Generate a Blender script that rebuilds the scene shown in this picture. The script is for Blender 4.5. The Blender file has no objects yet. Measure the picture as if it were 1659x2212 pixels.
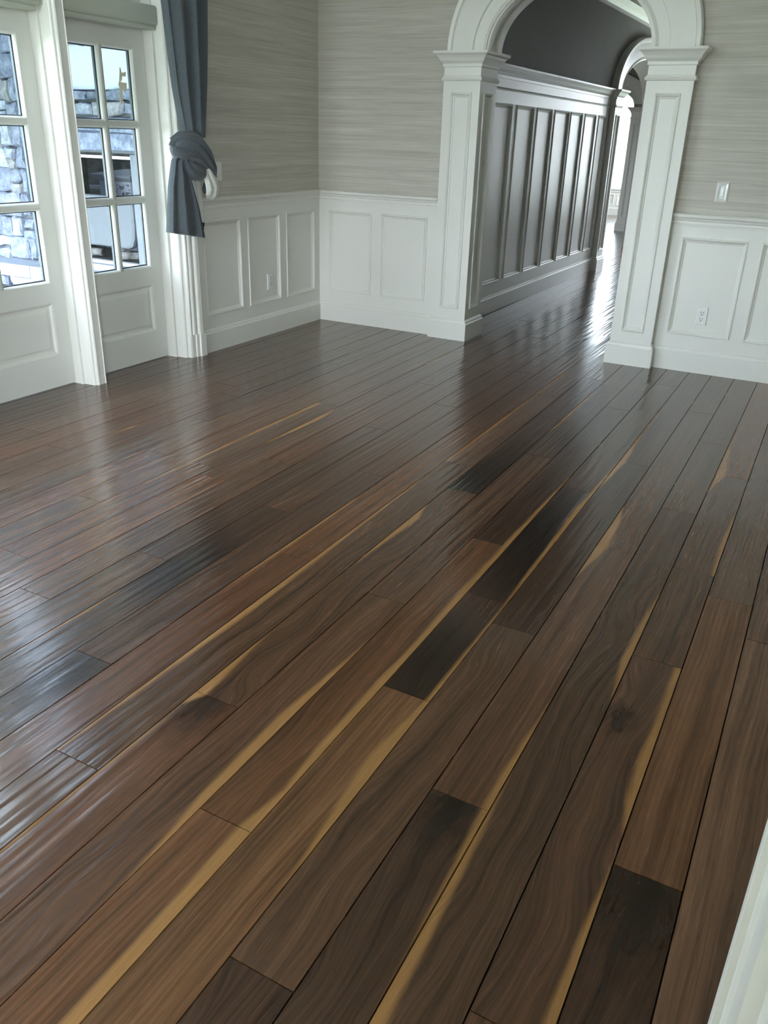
import bpy, bmesh, math, random
from mathutils import Vector, Matrix, noise as mnoise

random.seed(7)
scene = bpy.context.scene
COL = scene.collection

# ------------------------------------------------------------------ camera
CAM_F, YAW, PITCH, ROLL = 1781.595, -0.488127, -0.428731, 0.0305430
CAM_POS = (3.759166, -5.835249, 1.405576)
cy_, sy_ = math.cos(YAW), math.sin(YAW)
cp_, sp_ = math.cos(PITCH), math.sin(PITCH)
fw = Vector((sy_*cp_, cy_*cp_, sp_))
rt = Vector((cy_, -sy_, 0))
up = rt.cross(fw)
cr_, sr_ = math.cos(ROLL), math.sin(ROLL)
R_ = cr_*rt + sr_*up
U_ = -sr_*rt + cr_*up
cam_d = bpy.data.cameras.new('camera')
cam = bpy.data.objects.new('camera', cam_d)
COL.objects.link(cam)
cam.matrix_world = Matrix(((R_.x, U_.x, -fw.x, CAM_POS[0]), (R_.y, U_.y, -fw.y, CAM_POS[1]), (R_.z, U_.z, -fw.z, CAM_POS[2]), (0, 0, 0, 1)))
cam_d.sensor_fit = 'HORIZONTAL'
cam_d.sensor_width = 36.0
cam_d.lens = CAM_F/1659*36.0
cam_d.clip_start = 0.02
scene.camera = cam

# ------------------------------------------------------------------ sky and exposure
SKY = 20.0
world = bpy.data.worlds.new('sky')
scene.world = world
world.use_nodes = True
wn = world.node_tree.nodes
wl = world.node_tree.links
bg = wn['Background']
geo = wn.new('ShaderNodeTexCoord')
sep = wn.new('ShaderNodeSeparateXYZ')
ramp = wn.new('ShaderNodeValToRGB')
wl.new(geo.outputs['Generated'], sep.inputs[0])
wl.new(sep.outputs['Z'], ramp.inputs[0])
ramp.color_ramp.elements[0].color = (0.86, 0.94, 1.0, 1)
ramp.color_ramp.elements[0].position = 0.0
ramp.color_ramp.elements[1].color = (0.66, 0.82, 1.0, 1)
ramp.color_ramp.elements[1].position = 0.9
wl.new(ramp.outputs[0], bg.inputs[0])
bg.inputs[1].default_value = SKY
vs = scene.view_settings
vs.view_transform = 'Standard'
vs.look = 'None'
vs.exposure = 0.30
vs.gamma = 1.0
vs.use_curve_mapping = False
scene.cycles.max_bounces = 10
scene.cycles.diffuse_bounces = 7
scene.cycles.glossy_bounces = 4
scene.cycles.transmission_bounces = 6
scene.cycles.transparent_max_bounces = 8
scene.cycles.sample_clamp_indirect = 8.0
scene.cycles.caustics_reflective = False
scene.cycles.caustics_refractive = False
scene.cycles.use_denoising = True


PI = math.pi

# ------------------------------------------------------------------ materials
def mat(name, col, rough=0.5, **kw):
    m = bpy.data.materials.new(name)
    m.use_nodes = True
    b = m.node_tree.nodes['Principled BSDF']
    b.inputs['Base Color'].default_value = (*col, 1)
    b.inputs['Roughness'].default_value = rough
    for k, v in kw.items():
        b.inputs[k].default_value = v
    return m


def nodes_of(m):
    return m.node_tree.nodes, m.node_tree.links, m.node_tree.nodes['Principled BSDF']


def add_noise_colour(m, c0, c1, scale, stretch=(1, 1, 1), detail=4, bump=0.0, coord='Object', lo=0.3, hi=0.7, bump_dist=0.01):
    n, l, b = nodes_of(m)
    tc = n.new('ShaderNodeTexCoord')
    mp = n.new('ShaderNodeMapping')
    mp.inputs['Scale'].default_value = stretch
    nz = n.new('ShaderNodeTexNoise')
    nz.inputs['Scale'].default_value = scale
    nz.inputs['Detail'].default_value = detail
    rp = n.new('ShaderNodeValToRGB')
    rp.color_ramp.elements[0].color = (*c0, 1)
    rp.color_ramp.elements[0].position = lo
    rp.color_ramp.elements[1].color = (*c1, 1)
    rp.color_ramp.elements[1].position = hi
    l.new(tc.outputs[coord], mp.inputs[0])
    l.new(mp.outputs[0], nz.inputs['Vector'])
    l.new(nz.outputs[0], rp.inputs[0])
    l.new(rp.outputs[0], b.inputs['Base Color'])
    if bump:
        bp = n.new('ShaderNodeBump')
        bp.inputs['Strength'].default_value = bump
        bp.inputs['Distance'].default_value = bump_dist
        l.new(nz.outputs[0], bp.inputs['Height'])
        l.new(bp.outputs[0], b.inputs['Normal'])
    return m


M = {}
M['paint'] = mat('white_trim_paint', (0.80, 0.79, 0.745), 0.38)
M['door_paint'] = mat('door_paint', (0.77, 0.765, 0.72), 0.40)
M['ceiling'] = mat('ceiling_paint', (0.80, 0.80, 0.76), 0.9)
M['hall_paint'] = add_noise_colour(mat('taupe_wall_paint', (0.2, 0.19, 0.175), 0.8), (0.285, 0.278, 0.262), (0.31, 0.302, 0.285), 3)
M['subfloor'] = mat('dark_subfloor', (0.012, 0.009, 0.007), 0.9)
M['outer_wall'] = mat('house_render', (0.62, 0.62, 0.58), 0.9)
M['plaster'] = add_noise_colour(mat('white_plaster', (0.8, 0.8, 0.8), 0.9), (0.76, 0.79, 0.94), (0.79, 0.82, 0.96), 4)
M['lawn'] = add_noise_colour(mat('lawn', (0.2, 0.3, 0.08), 0.95), (0.13, 0.17, 0.08), (0.22, 0.25, 0.14), 6)
M['patio'] = add_noise_colour(mat('patio_stone', (0.4, 0.4, 0.4), 0.9), (0.34, 0.34, 0.34), (0.5, 0.49, 0.47), 5)
M['plastic'] = mat('white_plastic', (0.85, 0.85, 0.83), 0.3)
M['slot'] = mat('dark_slot', (0.03, 0.03, 0.03), 0.6)
M['spacer'] = mat('grey_glazing_spacer', (0.06, 0.075, 0.09), 0.5)
M['shade_cloth'] = mat('roller_shade_cloth', (0.55, 0.57, 0.50), 0.85)
M['rubber'] = mat('black_hem', (0.03, 0.032, 0.035), 0.7)
M['cover'] = mat('grey_cover_cloth', (0.20, 0.215, 0.24), 0.9)
M['steel'] = mat('brushed_frame', (0.62, 0.63, 0.64), 0.4, Metallic=0.3)
M['concrete'] = add_noise_colour(mat('grey_surround', (0.4, 0.4, 0.42), 0.9), (0.20, 0.22, 0.26), (0.26, 0.28, 0.32), 9)
M['firebox'] = add_noise_colour(mat('sooty_brick', (0.04, 0.04, 0.042), 0.9), (0.02, 0.02, 0.021), (0.07, 0.068, 0.065), 12)
M['coping'] = mat('pale_coping', (0.40, 0.43, 0.50), 0.8)
M['tape'] = mat('masking_paper', (0.86, 0.82, 0.66), 0.9)
M['log'] = add_noise_colour(mat('charred_log', (0.1, 0.1, 0.1), 0.9), (0.04, 0.04, 0.04), (0.3, 0.29, 0.28), 9)

# window glass: clear, a little reflection
g = bpy.data.materials.new('window_glass')
g.use_nodes = True
n_, l_ = g.node_tree.nodes, g.node_tree.links
n_.remove(n_['Principled BSDF'])
tr_ = n_.new('ShaderNodeBsdfTransparent')
tr_.inputs[0].default_value = (0.93, 0.96, 0.97, 1)
gl_ = n_.new('ShaderNodeBsdfGlossy')
gl_.inputs['Roughness'].default_value = 0.01
fr_ = n_.new('ShaderNodeFresnel')
ge_ = n_.new('ShaderNodeNewGeometry')
ior_ = n_.new('ShaderNodeMapRange')          # same reflectance for both faces of the sheet
ior_.inputs['To Min'].default_value = 1.45
ior_.inputs['To Max'].default_value = 1/1.45
l_.new(ge_.outputs['Backfacing'], ior_.inputs['Value'])
l_.new(ior_.outputs[0], fr_.inputs[0])
mx_ = n_.new('ShaderNodeMixShader')
l_.new(fr_.outputs[0], mx_.inputs[0])
l_.new(tr_.outputs[0], mx_.inputs[1])
l_.new(gl_.outputs[0], mx_.inputs[2])
l_.new(mx_.outputs[0], n_['Material Output'].inputs[0])
M['glass'] = g

M['crystal'] = mat('cut_crystal', (0.93, 0.93, 0.92), 0.08, Metallic=0.2)


def wallpaper():
    m = mat('grasscloth_wallpaper', (0.5, 0.46, 0.4), 0.75)
    n, l, b = nodes_of(m)
    tc = n.new('ShaderNodeTexCoord')
    mp = n.new('ShaderNodeMapping')
    mp.inputs['Scale'].default_value = (1.3, 1.3, 62)
    nz = n.new('ShaderNodeTexNoise')
    nz.inputs['Scale'].default_value = 1.6
    nz.inputs['Detail'].default_value = 5
    nz.inputs['Roughness'].default_value = 0.65
    mp2 = n.new('ShaderNodeMapping')
    mp2.inputs['Scale'].default_value = (0.35, 0.35, 22)
    nz2 = n.new('ShaderNodeTexNoise')
    nz2.inputs['Scale'].default_value = 1.0
    nz2.inputs['Detail'].default_value = 2
    ad = n.new('ShaderNodeMath')
    ad.operation = 'MULTIPLY_ADD'
    ad.inputs[1].default_value = 0.55
    rp = n.new('ShaderNodeValToRGB')
    e = rp.color_ramp.elements
    e[0].color = (0.44, 0.412, 0.36, 1)
    e[0].position = 0.55
    e[1].color = (0.645, 0.615, 0.555, 1)
    e[1].position = 1.02
    l.new(tc.outputs['Object'], mp.inputs[0])
    l.new(tc.outputs['Object'], mp2.inputs[0])
    l.new(mp.outputs[0], nz.inputs['Vector'])
    l.new(mp2.outputs[0], nz2.inputs['Vector'])
    l.new(nz2.outputs[0], ad.inputs[0])
    l.new(nz.outputs[0], ad.inputs[2])
    l.new(ad.outputs[0], rp.inputs[0])
    l.new(rp.outputs[0], b.inputs['Base Color'])
    bp = n.new('ShaderNodeBump')
    bp.inputs['Strength'].default_value = 0.25
    bp.inputs['Distance'].default_value = 0.003
    l.new(nz.outputs[0], bp.inputs['Height'])
    l.new(bp.outputs[0], b.inputs['Normal'])
    return m


M['wallpaper'] = wallpaper()


def fabric(name, c0, c1):
    m = mat(name, c0, 0.9)
    n, l, b = nodes_of(m)
    b.inputs['Sheen Weight'].default_value = 0.25
    tc = n.new('ShaderNodeTexCoord')
    nz = n.new('ShaderNodeTexNoise')
    nz.inputs['Scale'].default_value = 260
    nz.inputs['Detail'].default_value = 2
    rp = n.new('ShaderNodeValToRGB')
    rp.color_ramp.elements[0].color = (*c0, 1)
    rp.color_ramp.elements[0].position = 0.35
    rp.color_ramp.elements[1].color = (*c1, 1)
    rp.color_ramp.elements[1].position = 0.65
    l.new(tc.outputs['Object'], nz.inputs['Vector'])
    l.new(nz.outputs[0], rp.inputs[0])
    l.new(rp.outputs[0], b.inputs['Base Color'])
    return m


M['curtain'] = fabric('blue_grey_linen', (0.070, 0.084, 0.099), (0.115, 0.134, 0.153))
M['lining'] = fabric('ivory_lining', (0.70, 0.70, 0.66), (0.80, 0.80, 0.76))


def stone_mat():
    m = mat('fieldstone', (0.4, 0.4, 0.4), 0.9)
    n, l, b = nodes_of(m)
    at = n.new('ShaderNodeAttribute')
    at.attribute_type = 'OBJECT'
    at.attribute_name = 'tone'
    tc = n.new('ShaderNodeTexCoord')
    nz = n.new('ShaderNodeTexNoise')
    nz.inputs['Scale'].default_value = 16
    nz.inputs['Detail'].default_value = 6
    nz.inputs['Roughness'].default_value = 0.65
    rp = n.new('ShaderNodeValToRGB')
    rp.color_ramp.elements[0].color = (0.55, 0.55, 0.58, 1)
    rp.color_ramp.elements[0].position = 0.35
    rp.color_ramp.elements[1].color = (1.25, 1.25, 1.25, 1)
    rp.color_ramp.elements[1].position = 0.7
    mx = n.new('ShaderNodeMix')
    mx.data_type = 'RGBA'
    mx.blend_type = 'MULTIPLY'
    mx.inputs['Factor'].default_value = 1
    l.new(tc.outputs['Object'], nz.inputs['Vector'])
    l.new(nz.outputs[0], rp.inputs[0])
    l.new(at.outputs['Color'], mx.inputs['A'])
    l.new(rp.outputs[0], mx.inputs['B'])
    l.new(mx.outputs['Result'], b.inputs['Base Color'])
    bp = n.new('ShaderNodeBump')
    bp.inputs['Strength'].default_value = 0.8
    bp.inputs['Distance'].default_value = 0.03
    l.new(nz.outputs[0], bp.inputs['Height'])
    l.new(bp.outputs[0], b.inputs['Normal'])
    return m


M['stone'] = stone_mat()
M['mortar'] = mat('grey_mortar', (0.20, 0.21, 0.24), 0.95)


def walnut():
    """oiled walnut strip flooring: tone, seed, figure and one dark knot per plank, sapwood from the plank's own 'sapd' distances"""
    m = mat('walnut_plank', (0.1, 0.06, 0.04), 0.3)
    n, l, b = nodes_of(m)

    def nd(t, **kw):
        x = n.new(t)
        for k, v in kw.items():
            setattr(x, k, v)
        return x

    def math_(op, a=None, bb=None, c=None):
        x = nd('ShaderNodeMath', operation=op)
        for i, v in enumerate((a, bb, c)):
            if v is None:
                continue
            if isinstance(v, (int, float)):
                x.inputs[i].default_value = v
            else:
                l.new(v, x.inputs[i])
        return x.outputs[0]

    def oattr(name):
        return nd('ShaderNodeAttribute', attribute_type='OBJECT', attribute_name=name)

    tone = oattr('tone')
    seed = oattr('seed')
    fig = oattr('figure')
    knot = oattr('knot')
    sapd = nd('ShaderNodeAttribute', attribute_type='GEOMETRY', attribute_name='sapd')
    sapr = nd('ShaderNodeAttribute', attribute_type='GEOMETRY', attribute_name='sapr')
    tc = nd('ShaderNodeTexCoord')
    sp = nd('ShaderNodeSeparateXYZ')
    l.new(tc.outputs['Object'], sp.inputs[0])
    x, y = sp.outputs['X'], sp.outputs['Y']

    def vec(a, bb, c):
        v = nd('ShaderNodeCombineXYZ')
        for i, q in enumerate((a, bb, c)):
            if isinstance(q, (int, float)):
                v.inputs[i].default_value = q
            else:
                l.new(q, v.inputs[i])
        return v.outputs[0]

    def noise(v, scale, detail=3, rough=0.55, dist=0.0):
        z = nd('ShaderNodeTexNoise')
        z.inputs['Scale'].default_value = scale
        z.inputs['Detail'].default_value = detail
        z.inputs['Roughness'].default_value = rough
        z.inputs['Distortion'].default_value = dist
        l.new(v, z.inputs['Vector'])
        return z.outputs[0]

    sd = math_('MULTIPLY', seed.outputs['Fac'], 37.0)
    # slow wander of the grain, larger where the board is figured
    wander = noise(vec(math_('MULTIPLY', x, 5.0), math_('MULTIPLY', y, 1.5), sd), 1.0, 2, 0.5)
    wander = math_('SUBTRACT', wander, 0.5)
    wamp = math_('MULTIPLY_ADD', fig.outputs['Fac'], 0.24, 0.02)
    xr = math_('MULTIPLY_ADD', wander, wamp, x)
    # growth rings
    ring = math_('SINE', math_('MULTIPLY_ADD', xr, 430.0, math_('MULTIPLY', noise(vec(math_('MULTIPLY', xr, 30.0), math_('MULTIPLY', y, 1.0), sd), 1.0, 2), 9.0)))
    ring = math_('MULTIPLY_ADD', ring, 0.5, 0.5)
    fine = noise(vec(math_('MULTIPLY', xr, 330.0), math_('MULTIPLY', y, 7.0), sd), 1.0, 4, 0.6)
    broad = noise(vec(math_('MULTIPLY', xr, 40.0), math_('MULTIPLY', y, 0.8), sd), 1.0, 3, 0.55)
    pores = noise(vec(math_('MULTIPLY', xr, 520.0), math_('MULTIPLY', y, 16.0), sd), 1.0, 2, 0.5)
    f = math_('MULTIPLY', ring, 0.13)
    f = math_('MULTIPLY_ADD', fine, 0.55, math_('ADD', f, 0.10))
    f = math_('MULTIPLY_ADD', broad, 1.25, f)      # about 0.3 .. 2, centre 1.1
    shade = nd('ShaderNodeMapRange')
    shade.inputs['From Min'].default_value = 0.72
    shade.inputs['From Max'].default_value = 1.5
    shade.inputs['To Min'].default_value = 0.42
    shade.inputs['To Max'].default_value = 1.57
    l.new(f, shade.inputs['Value'])
    sh = shade.outputs[0]
    pr = nd('ShaderNodeMapRange')
    pr.inputs['From Min'].default_value = 0.30
    pr.inputs['From Max'].default_value = 0.46
    pr.inputs['To Min'].default_value = 0.72
    pr.inputs['To Max'].default_value = 1.0
    l.new(pores, pr.inputs['Value'])
    sh = math_('MULTIPLY', sh, pr.outputs[0])
    # dark knot or crotch figure
    ks = nd('ShaderNodeSeparateXYZ')
    l.new(knot.outputs['Vector'], ks.inputs[0])
    dx = math_('MULTIPLY', math_('SUBTRACT', x, ks.outputs['X']), 1.25)
    dy = math_('MULTIPLY', math_('SUBTRACT', y, ks.outputs['Y']), 0.7)
    dd = math_('SQRT', math_('ADD', math_('MULTIPLY', dx, dx), math_('MULTIPLY', dy, dy)))
    dd = math_('ADD', dd, math_('MULTIPLY', math_('SUBTRACT', noise(vec(math_('MULTIPLY', x, 60.0), math_('MULTIPLY', y, 26.0), sd), 1.0, 3), 0.5), 0.13))
    km = nd('ShaderNodeMapRange', interpolation_type='SMOOTHSTEP')
    km.inputs['From Min'].default_value = 0.0
    l.new(ks.outputs['Z'], km.inputs['From Max'])
    km.inputs['To Min'].default_value = 0.26
    km.inputs['To Max'].default_value = 1.0
    l.new(dd, km.inputs['Value'])
    sh = math_('MULTIPLY', sh, km.outputs[0])
    heart = nd('ShaderNodeMix', data_type='RGBA', blend_type='MULTIPLY')
    heart.inputs['Factor'].default_value = 1.0
    l.new(tone.outputs['Color'], heart.inputs['A'])
    cc = nd('ShaderNodeCombineColor')
    for i in range(3):
        l.new(sh, cc.inputs[i])
    l.new(cc.outputs[0], heart.inputs['B'])
    # sapwood
    sd_ = math_('ADD', math_('MINIMUM', sapd.outputs['Fac'], sapr.outputs['Fac']), math_('MULTIPLY', math_('SUBTRACT', noise(vec(math_('MULTIPLY', x, 40.0), math_('MULTIPLY', y, 5.0), sd), 1.0, 3), 0.5), 0.012))
    sm = nd('ShaderNodeMapRange', interpolation_type='SMOOTHSTEP')
    sm.inputs['From Min'].default_value = -0.014
    sm.inputs['From Max'].default_value = 0.005
    sm.inputs['To Min'].default_value = 1.0
    sm.inputs['To Max'].default_value = 0.0
    l.new(sd_, sm.inputs['Value'])
    sapc = nd('ShaderNodeMix', data_type='RGBA')
    sapc.inputs['A'].default_value = (0.20, 0.094, 0.030, 1)
    sapc.inputs['B'].default_value = (0.385, 0.197, 0.072, 1)
    l.new(fine, sapc.inputs['Factor'])
    fin = nd('ShaderNodeMix', data_type='RGBA')
    l.new(sm.outputs[0], fin.inputs['Factor'])
    l.new(heart.outputs['Result'], fin.inputs['A'])
    l.new(sapc.outputs['Result'], fin.inputs['B'])
    l.new(fin.outputs['Result'], b.inputs['Base Color'])
    # hand-scraped, satin oiled surface
    scr = noise(vec(math_('MULTIPLY', x, 42.0), math_('MULTIPLY', y, 1.5), sd), 1.0, 1, 0.4)
    bp = nd('ShaderNodeBump')
    bp.inputs['Strength'].default_value = 0.20
    bp.inputs['Distance'].default_value = 0.010
    l.new(math_('MULTIPLY_ADD', fine, 0.05, scr), bp.inputs['Height'])
    l.new(bp.outputs[0], b.inputs['Normal'])
    l.new(math_('MULTIPLY_ADD', fine, 0.16, 0.17), b.inputs['Roughness'])
    b.inputs['Specular IOR Level'].default_value = 0.22
    b.inputs['Coat Weight'].default_value = 0.42
    b.inputs['Coat Roughness'].default_value = 0.10
    b.inputs['Coat IOR'].default_value = 1.5
    l.new(bp.outputs[0], b.inputs['Coat Normal'])
    return m


M['walnut'] = walnut()

# ------------------------------------------------------------------ mesh helpers
class MB:
    def __init__(s):
        s.v, s.f, s.smooth = [], [], set()

    def add(s, verts, faces, smooth=False):
        o = len(s.v)
        s.v += [tuple(p) for p in verts]
        for f in faces:
            if smooth:
                s.smooth.add(len(s.f))
            s.f.append(tuple(i+o for i in f))
        return s

    def box(s, x0, x1, y0, y1, z0, z1):
        v = [(x, y, z) for z in (z0, z1) for y in (y0, y1) for x in (x0, x1)]
        return s.add(v, [(0, 2, 3, 1), (4, 5, 7, 6), (0, 1, 5, 4), (2, 6, 7, 3), (0, 4, 6, 2), (1, 3, 7, 5)])

    def loops(s, rings, closed=True, cap=True, smooth=False):
        nn = len(rings[0])
        vs_, fs = [], []
        for r in rings:
            vs_ += r
        for i in range(len(rings)-1):
            for j in range(nn if closed else nn-1):
                k = (j+1) % nn
                fs.append((i*nn+j, i*nn+k, (i+1)*nn+k, (i+1)*nn+j))
        s.add(vs_, fs, smooth)
        if cap and closed:
            o = len(s.v)-len(vs_)
            s.f.append(tuple(o+j for j in range(nn)))
            s.f.append(tuple(o+(len(rings)-1)*nn+j for j in range(nn)))
        return s

    def build(s, name, material, parent=None, origin=None, fix=True):
        me = bpy.data.meshes.new(name)
        ov = Vector(origin) if origin is not None else Vector((0, 0, 0))
        me.from_pydata([tuple(Vector(p)-ov) for p in s.v], [], s.f)
        for i in s.smooth:
            me.polygons[i].use_smooth = True
        if fix:
            bm = bmesh.new()
            bm.from_mesh(me)
            bmesh.ops.recalc_face_normals(bm, faces=bm.faces)
            bm.to_mesh(me)
            bm.free()
        me.materials.append(material)
        o = bpy.data.objects.new(name, me)
        COL.objects.link(o)
        if parent is not None:
            o.parent = parent
            o.location = ov-world_of(parent)
        else:
            o.location = ov
        return o


def world_of(o):
    t = Vector((0, 0, 0))
    while o is not None:
        t += o.location
        o = o.parent
    return t


def empty(name, loc=(0, 0, 0)):
    o = bpy.data.objects.new(name, None)
    o.location = loc
    o.empty_display_size = 0.1
    COL.objects.link(o)
    return o


def struct(o):
    o['kind'] = 'structure'
    return o


def tag(o, label, cat, group=None):
    o['label'] = label
    o['category'] = cat
    if group:
        o['group'] = group
    return o


def lab(o, label):
    o['label'] = label
    return o


# wall frames: (u along the wall, d out of the wall into the room, w up) -> world
def on_y(y0):            # a wall facing -y
    return lambda u, d, w: (u, y0-d, w)


def on_x(x0):            # a wall facing +x
    return lambda u, d, w: (x0+d, u, w)


def on_yp(y0):           # a wall facing +y
    return lambda u, d, w: (u, y0+d, w)


def wbox(mb, F, u0, u1, d0, d1, w0, w1):
    c = [F(u, d, w) for w in (w0, w1) for d in (d0, d1) for u in (u0, u1)]
    mb.add(c, [(0, 2, 3, 1), (4, 5, 7, 6), (0, 1, 5, 4), (2, 6, 7, 3), (0, 4, 6, 2), (1, 3, 7, 5)])


def wring(mb, F, u0, u1, w0, w1, prof):
    """mitred moulding round a rectangle: prof = [(inset, depth)]"""
    rings = [[F(u0+o, d, w0+o), F(u1-o, d, w0+o), F(u1-o, d, w1-o), F(u0+o, d, w1-o)] for o, d in prof]
    mb.loops(rings, cap=False)


PANEL_PROF = [(-0.008, -0.002), (-0.006, 0.006), (0.0, 0.008), (0.006, 0.005), (0.012, -0.004), (0.019, -0.006), (0.024, -0.0105)]


def panel(F, u0, u1, w0, w1, parent, depth=-0.010, prof=PANEL_PROF, material='paint'):
    mb = MB()
    wbox(mb, F, u0-0.004, u1+0.004, depth-0.008, depth, w0-0.004, w1+0.004)
    p = mb.build('panel', M[material], parent)
    mm = MB()
    wring(mm, F, u0, u1, w0, w1, prof)
    mm.build('panel_moulding', M[material], p)
    return p


def wainscot(F, u0, u1, w0, w1, holes, parent, pt, pb, name='wainscot_frame', material='paint'):
    """rails and stiles standing 18 mm proud of the backing, then one panel in each hole"""
    mb = MB()
    wbox(mb, F, u0, u1, -0.022, 0, w0, pb)
    wbox(mb, F, u0, u1, -0.022, 0, pt, w1)
    xs = [u0]
    for a, bb in holes:
        xs += [a, bb]
    xs.append(u1)
    for i in range(0, len(xs), 2):
        if xs[i+1]-xs[i] > 1e-4:
            wbox(mb, F, xs[i], xs[i+1], -0.022, 0, pb, pt)
    mb.build(name, M[material], parent)
    for a, bb in holes:
        panel(F, a, bb, pb, pt, parent, material=material)


def run(F, u0, u1, prof, name, parent=None, material='paint', ends=True):
    """a straight moulding along u with profile [(d, w)] closed back to the wall"""
    mb = MB()
    rings = [[F(u, d, w) for d, w in prof] for u in (u0, u1)]
    mb.loops(rings, cap=ends)
    return mb.build(name, M[material], parent)


RAIL = [(-0.01, 0.925), (0.006, 0.925), (0.008, 0.938), (0.004, 0.944), (0.004, 0.958), (0.012, 0.962), (0.018, 0.975), (0.030, 0.982), (0.032, 0.998), (0.022, 1.004), (-0.01, 1.004)]
BASE = [(-0.01, 0.0), (0.020, 0.0), (0.020, 0.128), (0.014, 0.134), (0.011, 0.146), (0.004, 0.152), (-0.01, 0.152)]
CROWN = [(-0.01, 2.66), (0.012, 2.66), (0.016, 2.69), (0.04, 2.72), (0.07, 2.75), (0.085, 2.765), (0.085, 2.80), (-0.01, 2.80)]
CEIL = 2.9
HCEIL = 2.8

# ------------------------------------------------------------------ floor: every walnut strip its own board
floor = struct(MB().box(-0.22, 6.2, -9.7, 0.3, -0.06, -0.012).box(-2.2, 2.75, 0.3, 13.0, -0.06, -0.012).build('floor', M['subfloor']))

X0, PW, SKEW = 3.0305, 0.1445, -0.0105
T = {
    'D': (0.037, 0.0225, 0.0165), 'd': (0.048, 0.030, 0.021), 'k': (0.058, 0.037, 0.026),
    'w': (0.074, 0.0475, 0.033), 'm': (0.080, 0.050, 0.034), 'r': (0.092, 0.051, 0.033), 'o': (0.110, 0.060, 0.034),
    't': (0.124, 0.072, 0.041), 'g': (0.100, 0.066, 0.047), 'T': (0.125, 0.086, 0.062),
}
# row: joints from near to far, and the tone of every board between them
ROWS = {
    -22: ([-2.2], 'mr'), -21: ([-3.3, -1.3], 'rmm'), -20: ([-2.6, -0.95], 'mrg'), -19: ([-3.2, -1.7], 'mgm'),
    -18: ([-2.5, -1.0], 'rgm'), -17: ([-3.3, -2.0, -0.48], 'mrgm'), -16: ([-3.5, -2.155, -0.9], 'mrmg'),
    -15: ([-4.0, -2.60, -1.2], 'rmkg'), -14: ([-3.1, -1.75], 'rmg'), -13: ([-3.655, -2.2, -0.87], 'mrgm'),
    -12: ([-4.142, -3.1, -2.0], 'grmg'), -11: ([-4.6, -3.2, -1.64], 'mrmg'), -10: ([-4.3, -2.877, -1.3], 'gmrm'),
    -9: ([-3.90, -2.214, -0.8], 'mkmg'), -8: ([-4.9, -3.325, -1.64], 'kdmm'), -7: ([-4.461, -2.785, -0.68], 'dkrm'),
    -6: ([-5.3, -3.634, -1.9], 'mrom'), -5: ([-4.793, -2.449, -1.117], 'mmgm'), -4: ([-4.434, -2.742, -1.514, -0.58], 'rmdkm'),
    -3: ([-5.5, -3.724, -2.138], 'kmmk'), -2: ([-4.765, -3.147, -1.14], 'oodk'), -1: ([-4.147, -3.542, -2.454, -0.448], 'tdDkm'),
    0: ([-5.027, -3.681, -1.986], 'dmdm'), 1: ([-4.441, -2.946, -0.943], 'dmgm'), 2: ([-5.4, -2.45, -1.468], 'wwgm'),
    3: ([-4.9, -3.625, -2.976, -1.912], 'wwwgt'), 4: ([-4.447, -3.13, -1.3], 'dtgt'), 5: ([-5.0, -3.352, -1.9], 'TTgg'),
    6: ([-4.3, -2.4], 'TgT'), 7: ([-3.6, -1.5], 'TtT'), 8: ([-3.0], 'gm'), 9: ([-3.8], 'tg'), 10: ([-2.8], 'gt'),
}
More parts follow.
